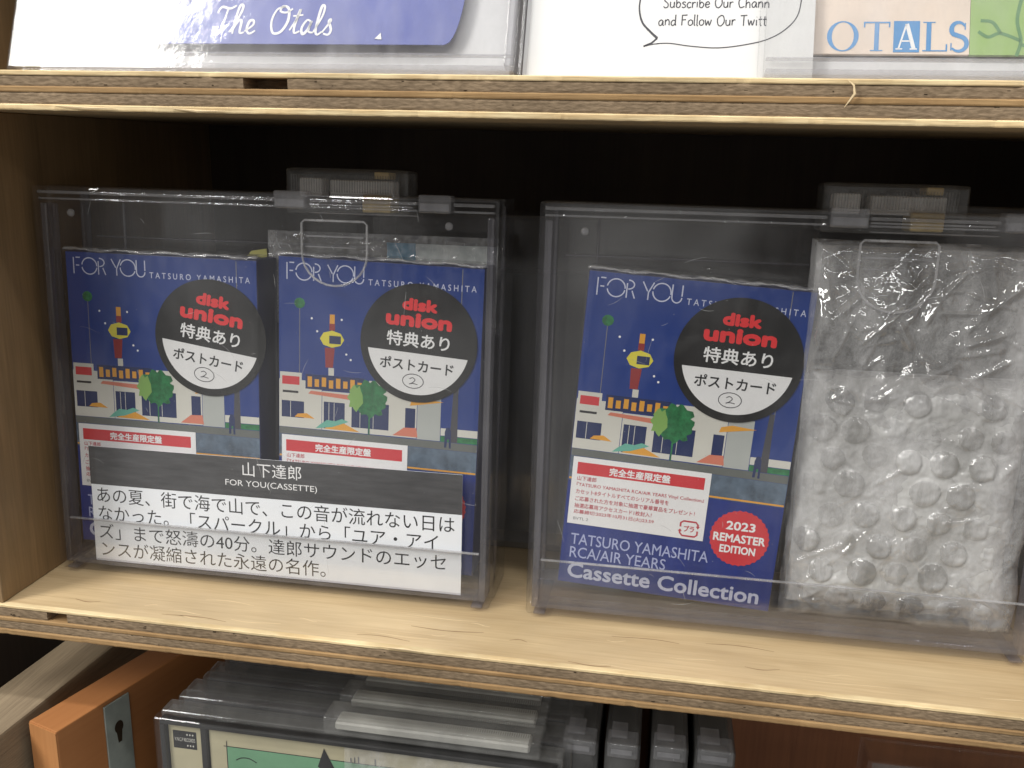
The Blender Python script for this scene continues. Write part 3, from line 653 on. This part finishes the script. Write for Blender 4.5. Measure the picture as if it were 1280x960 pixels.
# ------------------------------------------------------------------ caption card in the left case
cc = thing('caption_card', 'white caption card with dark header and four lines of text before two cassette boxes', 'caption card', CL @ loc(0, 3.2, 0))
def cy(x_, z_): return .25*math.sin(x_*.03)+(.35*math.exp(-((z_-19.2)/1.0)**2))
card = MB().grid(13.6, 153.9, 3.3, 33.2, 60, 60, lambda x_, z_: -.0).build('card_body', 'cardp', cc, fix=False)
MB().box(13.6, 153.8, 0.02, .3, 3.3, 47.7).build('card_back', 'cardp', cc)
MB().box(13.4, 153.8, -.04, .0, 33.2, 47.7).build('card_header', 'headp', cc)
text(cc, '山下達郎', 73.3, 95.4, 43.6, 5.3, -.07, 'whiteink', .0)
text(cc, 'FOR YOU(CASSETTE)', 66.6, 101.2, 37.9, 2.9, -.07, 'whiteink', 0)
for s_, a, b, z_ in (('あの夏、街で海で山で、この音が流れない日は', 15.6, 151.3, 29.3), ('なかった。「スパークル」から「ユア・アイ', 15.8, 145.5, 22.2),
                   ('ズ」まで怒濤の40分。達郎サウンドのエッセ', 15.6, 148.4, 15.0), ('ンスが凝縮された永遠の名作。', 16.2, 104.0, 8.1)):
    text(cc, s_, a, b, z_, 6.1, -.03, 'ink', 0, res=3)

# ------------------------------------------------------------------ small things in the left case
bag = thing('folded_bag', 'crumpled clear bag with white and blue print behind the right cassette of the left case', 'plastic bag', CL)
MB().grid(120, 160, 96, 124.5, 60, 44, lambda x_, z_: 24.6+.9*ridged(x_, z_, .12, 3, 5)).build('bag_sheet', 'bagwhite', bag, True, fix=False)
MB().grid(120, 130.5, 96, 124.6, 18, 44, lambda x_, z_: 24.4+.9*ridged(x_, z_, .12, 3, 5)).build('bag_print', 'bagblue', bag, True, fix=False)
MB().grid(76, 163, 94, 127.5, 110, 44, lambda x_, z_: 23.0+.9*ridged(x_, z_, .14, 4, 9)).build('bag_film', 'crinkle', bag, True, fix=False)
nt_ = MB().poly([(61, 112), (75, 112), (74.2, 120.6), (68.4, 119.6)], 26.2, 26.5).build('paper_note', 'yellowp', None)
nt_.matrix_world = CL; nt_.data.materials[0] = mat('note_yellow', (.55, .52, .16), .6, .3)
tag(nt_, 'small yellow paper corner peeking out behind the leftmost cassette box', 'paper note')

# ------------------------------------------------------------------ bubble wrap packet in the right case
bw = thing('bubble_wrap_packet', 'packet rolled in clear bubble wrap and crinkled film inside the right case', 'bubble wrap', CR)
def wrapx(x_, z_): return x_
cent = []
for j in range(9):
    for i in range(7):
        cent.append((93+11.3*i+(5.6 if j % 2 else 0)+random.uniform(-.9, .9), 14+9.7*j+.6*math.sin(i*1.1)+random.uniform(-.7, .7), random.choice((.25, .5, .7, .85, 1, 1)), random.uniform(3.9, 4.9)))
def bub(x_, z_):
    v = 0
    for a, b, k, r in cent:
        d = math.hypot(x_-a, z_-b)
        if d < r: v = max(v, k*1.7*min(1, 1.25*math.sqrt(max(0, 1-(d/r)**2)))+.25*k*noise.noise(Vector((x_*.5, z_*.5, a))))
    return v
def edge(x_, z_, x0, x1, z0, z1, r=4):
    x_ += 1.3*noise.noise(Vector((z_*.08, x0, 1))); z_ += 2.5*noise.noise(Vector((x_*.07, z0, 2)))
    e = min(x_-x0, x1-x_, z_-z0, z1-z_); e = max(0, min(1, e/r)); return math.sqrt(1-(1-e)**2)
def bfront(x_, z_):
    e = edge(x_, z_, 88.5, 157, 8.5, 90, 8)
    return 15.5-(8.0*e)-.8*bub(x_, z_)*e-1.5*ridged(x_, z_, .035, 4, 2)*e-.25*ridged(x_, z_, .2, 3, 7)
bs = MB().grid(88.5, 157, 8.5, 90, 170, 200, bfront).build('bubble_sheet', 'bubble', bw, True, fix=False)
bs.data.materials.append(M['dome'])
for p in bs.data.polygons:
    c_ = p.center/MM
    if bub(c_.x, c_.z) > .12+.45*abs(noise.noise(Vector((c_.x*.11, c_.z*.11, 4))))*2: p.material_index = 1
MB().box(93, 152, 16.5, 24, 11, 78, 3, 4).build('wrapped_item', 'wrapped', bw)
_rc = random.Random(11); CRS = []
for i in range(110):
    x_ = _rc.uniform(88, 158); z_ = _rc.uniform(78, 130) if i < 60 else _rc.uniform(10, 90); a = _rc.uniform(-1.3, 1.3); l = _rc.uniform(4, 18)
    CRS.append((x_, z_, x_+l*math.cos(a), z_+l*math.sin(a), _rc.uniform(.5, 1.5) if i < 60 else _rc.uniform(.3, .9), _rc.uniform(.7, 1.8)))
CRS += [(114, 116, 121, 124, 2.0, 2.6), (112, 108, 117, 99, 1.8, 2.2), (119, 98, 127, 94, 1.4, 1.8), (136, 110, 147, 121, 1.8, 2.4), (124, 124, 134, 126, 1.4, 2.0), (93, 108, 103, 117, 1.2, 1.8), (133, 92, 143, 86, 1.4, 1.8), (90, 122, 92, 112, 1.5, 2)]
def crease(x_, z_):
    v = 0
    for x1, z1, x2, z2, h_, w_ in CRS:
        dx, dz = x2-x1, z2-z1; t_ = ((x_-x1)*dx+(z_-z1)*dz)/(dx*dx+dz*dz)
        if t_ < -.3 or t_ > 1.3: continue
        t_ = max(0, min(1, t_)); d = math.hypot(x_-x1-t_*dx, z_-z1-t_*dz)
        if d < w_: v = max(v, h_*(1-d/w_)*min(1, 4*t_*(1-t_)+.35))
    return v
def crf(x_, z_):
    e = edge(x_, z_, 86, 160.5, 6, 132, 4)
    top = max(0, min(1, (z_-80)/14))
    return 11.6-(4.0*e*(1-.3*top))-(facets(x_, z_, 2, 1.0)*(.45+.85*top)-3.0*(.45+.8*top))*e*.6-.35*ridged(x_, z_, .16, 4, 4)*e-crease(x_, z_)*e
MB().grid(86, 160.5, 6, 132, 210, 330, crf).build('crinkled_film', 'crinkle', bw, True, fix=False)
MB().grid(88, 159, 78, 130, 120, 90, lambda x_, z_: 19-.7*facets(x_+40, z_, 5, 1.1)).build('crinkled_film', 'crinkle', bw, True, fix=False)

# ------------------------------------------------------------------ cases behind, seen in the gap
for (x_, y_, hh, lab) in ((62, 84, 134, 'smoky clear case standing at the back behind the gap between the two front cases'), (262, 92, 142, 'smoky clear case at the back behind the bubble wrap')):
    t = thing('rear_case', lab, 'display case', loc(x_, y_, 0))
    MB().openbox(0, 165, 0, 26, 0, hh, 2, False, .8).build('shell', 'smoky', t)
    MB().box(5, 160, 6, 18, 5, hh-22, .5).build('dark_sleeve', 'dark', t)

# ------------------------------------------------------------------ upper shelf: leaning cases
ZS = ZT+TT
AL = math.radians(20)
def lean_at(x, y): return loc(x, y, ZS+.2) @ rx(-AL)
ca = thing('music_case', 'large clear case with blue jacket and white script leaning on the upper shelf', 'display case', lean_at(-25, 2))
def lean_case(t, w_, h_, d_=14, m1='lid'):
    MB().openbox(0, w_, 0, 6, 0, h_, 1.6, False, 1.2, 1.3).build('lid', m1, t)
    MB().openbox(.4, w_-.4, 6.2, d_, .4, h_-.4, 1.6, True, .8).build('tray', 'shell', t)
    MB().box(2, w_-2, 1.4, 5.6, 1.8, 3.4, .4, 2).box(2, w_-2, 1.4, 3, 6.0, 6.6, .2).build('frame', 'hingem', t)
    MB().box(w_-4.6, w_-2.0, 1.4, 5.8, 3.6, h_-4, .4, 2).build('frame', 'hingem', t)
lean_case(ca, 155.6, 140, 14, 'worn')
MB().box(6, 152, 8, 11, 3, 136, .4).build('pale_tray', 'traywhite', ca)
j = MB(); pts = [(9, 10.6), (133, 10.6)]+[(133+5.2*math.sin(math.radians(a)), 32-21.4*math.cos(math.radians(a))) for a in range(15, 95, 10)]+[(138.4, 130), (9, 130)]
j.poly(pts, 4.4, 4.8).build('jacket', 'jacketblue', ca)
OT = {'T': (1.15, [[(.7, 1.75), (.6, .9), (.45, .15), (.2, -.05), (.0, .25)], [(.1, 1.35), (.3, 1.75), (.8, 1.65), (1.15, 1.85)]]),
      'h': (.78, [[(-.1, .1), (.3, 1.2), (.4, 1.8), (.2, 1.8), (.1, .9), (.08, 0)], [(.08, .3), (.3, .85), (.48, .8), (.5, .1), (.75, .1)]]),
      'e': (.62, [[(.0, .15), (.42, .55), (.4, .85), (.18, .8), (.1, .3), (.3, 0), (.62, .2)]]),
      'O': (1.25, [[(.75, 1.75), (.3, 1.55), (.1, .8), (.3, .05), (.75, .1), (1.05, .8), (.95, 1.6), (.6, 1.75), (.5, 1.45), (.85, 1.35), (1.2, 1.6)]]),
      't': (.6, [[(.0, .2), (.35, 1.1), (.4, 1.55), (.25, .6), (.3, .05), (.6, .15)], [(.05, 1.12), (.62, 1.2)]]),
      'a': (.78, [[(.55, .8), (.3, .9), (.08, .4), (.2, 0), (.45, .3), (.58, .85), (.5, .2), (.78, .1)]]),
      'l': (.5, [[(.0, .15), (.35, 1.2), (.38, 1.8), (.2, 1.75), (.12, .4), (.25, .0), (.5, .2)]]),
      's': (.65, [[(.0, .1), (.35, .75), (.38, .95), (.3, .8), (.5, .3), (.4, -.02), (.1, .05)]]), ' ': (.75, [])}
handwriting(ca, 'The Otals', 62.5, 99.8, 13.6, 4.7, lambda q: .85-.35*abs(2*q-1), 4.3, 'whiteink', 0.1, OT)
MB().poly([(112.5, 12.2), (114.6, 12.0), (114.2, 14.0)], 4.2, 4.3).build('chip_mark', 'whiteink', ca)

pb = thing('paper_sign', 'white paper sign with a drawn speech bubble on the upper shelf', 'sign', lean_at(130.8, 8))
MB().box(0, 78, 0, .4, 0, 120).build('sheet', 'sheetp', pb)
MB().box(-.7, 1.1, -.8, 1.0, 0.2, 120, .3, 2).build('sleeve_edge', 'hingem', pb)
sb = MB()
el = [(31.5, 24), (31.2, 20), (32.2, 16), (34.6, 13.2), (36.6, 11.4), (34.4, 9.9)]
sb.stroke(smooth_pts(el[:5]), lambda q: .35+.35*q, -.06)
sb.stroke([(36.6, 11.4), (35.2, 10.0), (33.0, 9.0)], .5, -.06)
sb.stroke(smooth_pts([(33.0, 9.0), (36, 9.7), (40, 9.9), (46, 9.1), (53, 8.7), (60, 9.6), (66, 11.2), (70.5, 14), (73.5, 18), (74.4, 24)]), .3, -.06)
sb.build('speech_bubble', 'pen', pb, fix=False)
handwriting(pb, 'Subscribe Our Chann', 37.6, 66.2, 20.1, 1.65, .3, -.06, 'pen')
handwriting(pb, 'and Follow Our Twitt', 36.6, 65.6, 15.0, 1.65, .3, -.06, 'pen')

cd = thing('music_case', 'clear case with blue serif lettering and green picture leaning on the upper shelf', 'display case', lean_at(194.4, 4))
lean_case(cd, 150, 140, 14, 'worn')
MB().box(5.5, 54.4, 7, 8, 10.2, 130).build('jacket', 'peach', cd)
MB().box(54.5, 140, 6.9, 8, 10.1, 130).build('jacket_picture', 'jgreen', cd)
MB().box(5, 145, 8.4, 11, 2.6, 10, .3).build('pale_tray', 'traywhite', cd)
g = MB()
for p in ([(66, 9.8), (67, 14), (66, 20), (67.5, 28)], [(67, 14), (62, 16), (59, 15), (56.5, 16.5)], [(67, 13), (71, 12), (75, 14), (80, 13)], [(62, 16), (60, 19), (57, 19.5)]):
    g.stroke(smooth_pts(p), .9, 6.85)
g.build('branch_print', 'jgreend', cd, fix=False)
s = MB(); Y = 6.93; zb, zt = 11.0, 19.2; h_ = zt-zb
def ring(cx, r, k):
    n = 40; A = []; B = []
    for i in range(n):
        a = 2*PI*i/n; A.append(s.bm.verts.new((cx+r*math.cos(a), Y, zb+h_/2+h_*.52*math.sin(a)))); B.append(s.bm.verts.new((cx+(r-k)*math.cos(a), Y, zb+h_/2+(h_*.52-.35)*math.sin(a))))
    for i in range(n): q = (i+1) % n; s.bm.faces.new((A[i], A[q], B[q], B[i]))
def rc(a, b, c, d): s.poly([(a, c), (b, c), (b, d), (a, d)], Y-.02, Y)
ring(22.3, 4.1, 1.25)
rc(30.4, 31.6, zb+.3, zt); rc(27.6, 34.4, zt-.45, zt+.02); rc(29.4, 32.6, zb, zb+.3); rc(27.6, 28.0, zt-1.6, zt-.4); rc(34.0, 34.4, zt-1.6, zt-.4)
rc(43.6, 44.8, zb+.3, zt-.3); rc(42.7, 45.8, zt-.3, zt); rc(42.7, 48.9, zb, zb+.35); rc(48.5, 48.9, zb+.3, zb+2)
_a = lambda d: math.radians(d)
s.stroke([(51.6+1.75*math.cos(_a(d)), zb+6.1+1.95*math.sin(_a(d))) for d in range(25, 235, 15)]+[(51.7+2.0*math.cos(_a(d)), zb+2.15+2.05*math.sin(_a(d))) for d in range(65, -155, -15)], lambda q: .5+.75*math.sin(q*PI), Y-.03)
rc(53.1, 53.4, zt-2.2, zt-.3); rc(49.7, 50.0, zb+.3, zb+2.3)
s.build('lettering', 'serifblue', cd)
MB().box(35.3, 41.9, Y-.04, Y, zb-.3, zt+.2).build('letter_block', 'serifblue', cd)
a_ = MB(); a_.stroke([(36.6, zb+.6), (38.5, zt-.7)], .45, Y-.07).stroke([(38.6, zt-.6), (40.5, zb+.6)], 1.0, Y-.07).stroke([(37.3, zb+2.8), (39.6, zb+2.8)], .4, Y-.07).stroke([(35.9, zb+.6), (37.6, zb+.6)], .35, Y-.07).stroke([(39.5, zb+.6), (41.3, zb+.6)], .35, Y-.07)
a_.build('lettering', 'whiteink', cd, fix=False)

# ------------------------------------------------------------------ below the shelf: filed cases
gl_ = 'clear cases filed one behind the other in the lower cabinet'
labs = ['clear case with cream booklet and black label, frontmost in the lower cabinet', 'clear case directly behind the cream booklet case in the lower cabinet',
        'clear case third from the front in the lower cabinet row', 'clear case at the back of the lower cabinet row']
for i, (x_, y_) in enumerate(((0, 10.2), (2.0, 24.6), (4.6, 38.2), (7.2, 51.5))):
    t = thing('filed_case', labs[i], 'display case', loc(x_, y_, -229.9) @ rz(0), gl_)
    hh = 184.6
    MB().openbox(0, 150, 0, 5, 0, hh, 1.4, False, .8).build('lid', 'lid' if i == 0 else 'smoky', t)
    MB().openbox(.2, 149.8, 5.2, 12.8, .2, hh-.2, 1.4, True, .8).build('tray', 'smoky', t)
    MB().box(1.6, 148, 1.5, 4.8, hh-3.4, hh-1.6, .4, 2).box(1.5, 3.4, 1.5, 4.8, 2, hh-3.6, .4, 2).build('frame', 'dark' if i == 0 else 'rim', t)
    if i == 0:
        MB().box(3.8, 16.8, 3.4, 5, 3, hh-3.8, .2).build('spine_card', 'cream2', t)
        lb = MB().box(5.6, 14.8, 3.3, 3.38, hh-14, hh-6.6).build('black_label', 'ink', t)
        text(lb, 'V.N.C.P RECORDS', 6.2, 14.2, hh-10.2, 1.5, 3.27, 'cream')
        for q in range(3):
            MB().disc(11.2+q*1.1, hh-8, .3, .4, 3.25, 3.28, 6).disc(11.2+q*1.1, hh-12.6, .3, .4, 3.25, 3.28, 6).build('label_dot', 'cream', lb)
        MB().box(17, 19.4, 2.2, 5, 3, hh-3.6, .3).build('divider', 'dark', t)
        bk = MB().box(19.8, 146, 3.4, 5, 3, hh-4.2, .2).build('booklet', 'cream2', t)
        MB().box(26.6, 120, 3.3, 3.38, 20, hh-10.6).build('green_panel', 'mint', bk)
        d_ = MB().stroke([(25.4, hh-10.6), (120, hh-10.6)], .3, 3.26).stroke([(26.6, hh-8.4), (26.6, 20)], .3, 3.25)
        d_.stroke(smooth_pts([(30, hh-16), (32, hh-14.8), (35, hh-14.6), (38, hh-16)]), .4, 3.24)
        d_.poly([(61.5, hh-14), (64.0, hh-6.2), (68.5, hh-15.5), (66, hh-18)], 3.2, 3.24)
        for q in (0, 1.4, 2.8, 9): d_.stroke([(74+q, hh-10.4), (74+q, hh-8.6+.3*q % 1)], .4, 3.2)
        d_.build('drawing', 'ink', bk, fix=False)
        MB().grid(72, 147, 120, hh-3, 110, 90, lambda a, b: 2.9-.6*ridged(a, b, .07, 4, 3)).build('loose_film', 'crinkle', t, True, fix=False)
    else:
        MB().box(6, 144, 6.4, 10.6, 4, hh-8, .4).build('dark_sleeve', 'dark', t)
    if i < 3:
        a, b = 64.0-x_+i*1.0, 142.0-x_
        lk = MB().box(a, b, 2.4, 13.4, hh+.1, hh+7.4, 1.3, 4).build('lock_block', 'lockm', t, True)
        r = MB(); n = int((b-a-4)/.8)
        for q in range(n):
            xx = a+2+.8*q; r.box(xx, xx+.34, 4.5, 12, hh+7.3, hh+7.6)
        r.build('ribbing', 'lockm', lk)
        MB().box(a+4, b-4, 4, 11.4, hh+1.4, hh+4.6, .6).build('insert', 'wrapped', lk)
for i, (a, b, y_) in enumerate(((147.6, 161, 27), (163.2, 175.8, 28), (179.4, 192.6, 30), (194.8, 209, 31.5))):
    ln_ = ['leftmost of four slim clear cases filed spine out in the lower cabinet', 'slim clear case second from the left, spine out in the lower cabinet',
           'slim clear case third from the left, after the dark gap, in the lower cabinet', 'rightmost of four slim clear cases filed spine out in the lower cabinet'][i]
    t = thing('slim_case', ln_, 'display case', loc(a, y_, -229.9), 'slim clear cases filed spine out')
    w_ = b-a; hh = 184.9-.3*i
    MB().box(0, w_, 0, 100, 0, hh, 1.1, 3).build('shell', 'smoky', t, True)
    MB().box(1.6, w_-1.6, 1.8, 97, 2, hh-2.2, .6).build('inner_tray', 'dark', t)
    q = MB().box(.8, w_-.8, -1.2, 7.5, hh-5, hh+.9, .8, 3).box(2, w_*.62, 3.0, 12, hh+.2, hh+1.1, .3, 2).build('latch', 'hingem', t, True)
    MB().box(2.2, w_-3, -1.6, -1.1, hh-3.2, hh-1.2, .3, 2).build('latch_catch', 'hingem', q)
t = thing('flat_case', 'lone clear case standing before the reddish backing at the lower right', 'display case', loc(254, 36, -229.9))
MB().openbox(0, 120, 0, 14, 0, 184.9, 1.6, False, .8).build('shell', 'lid', t)
MB().box(4, 116, 4, 9, 4, 178, .5).build('dark_sleeve', 'smoky', t)
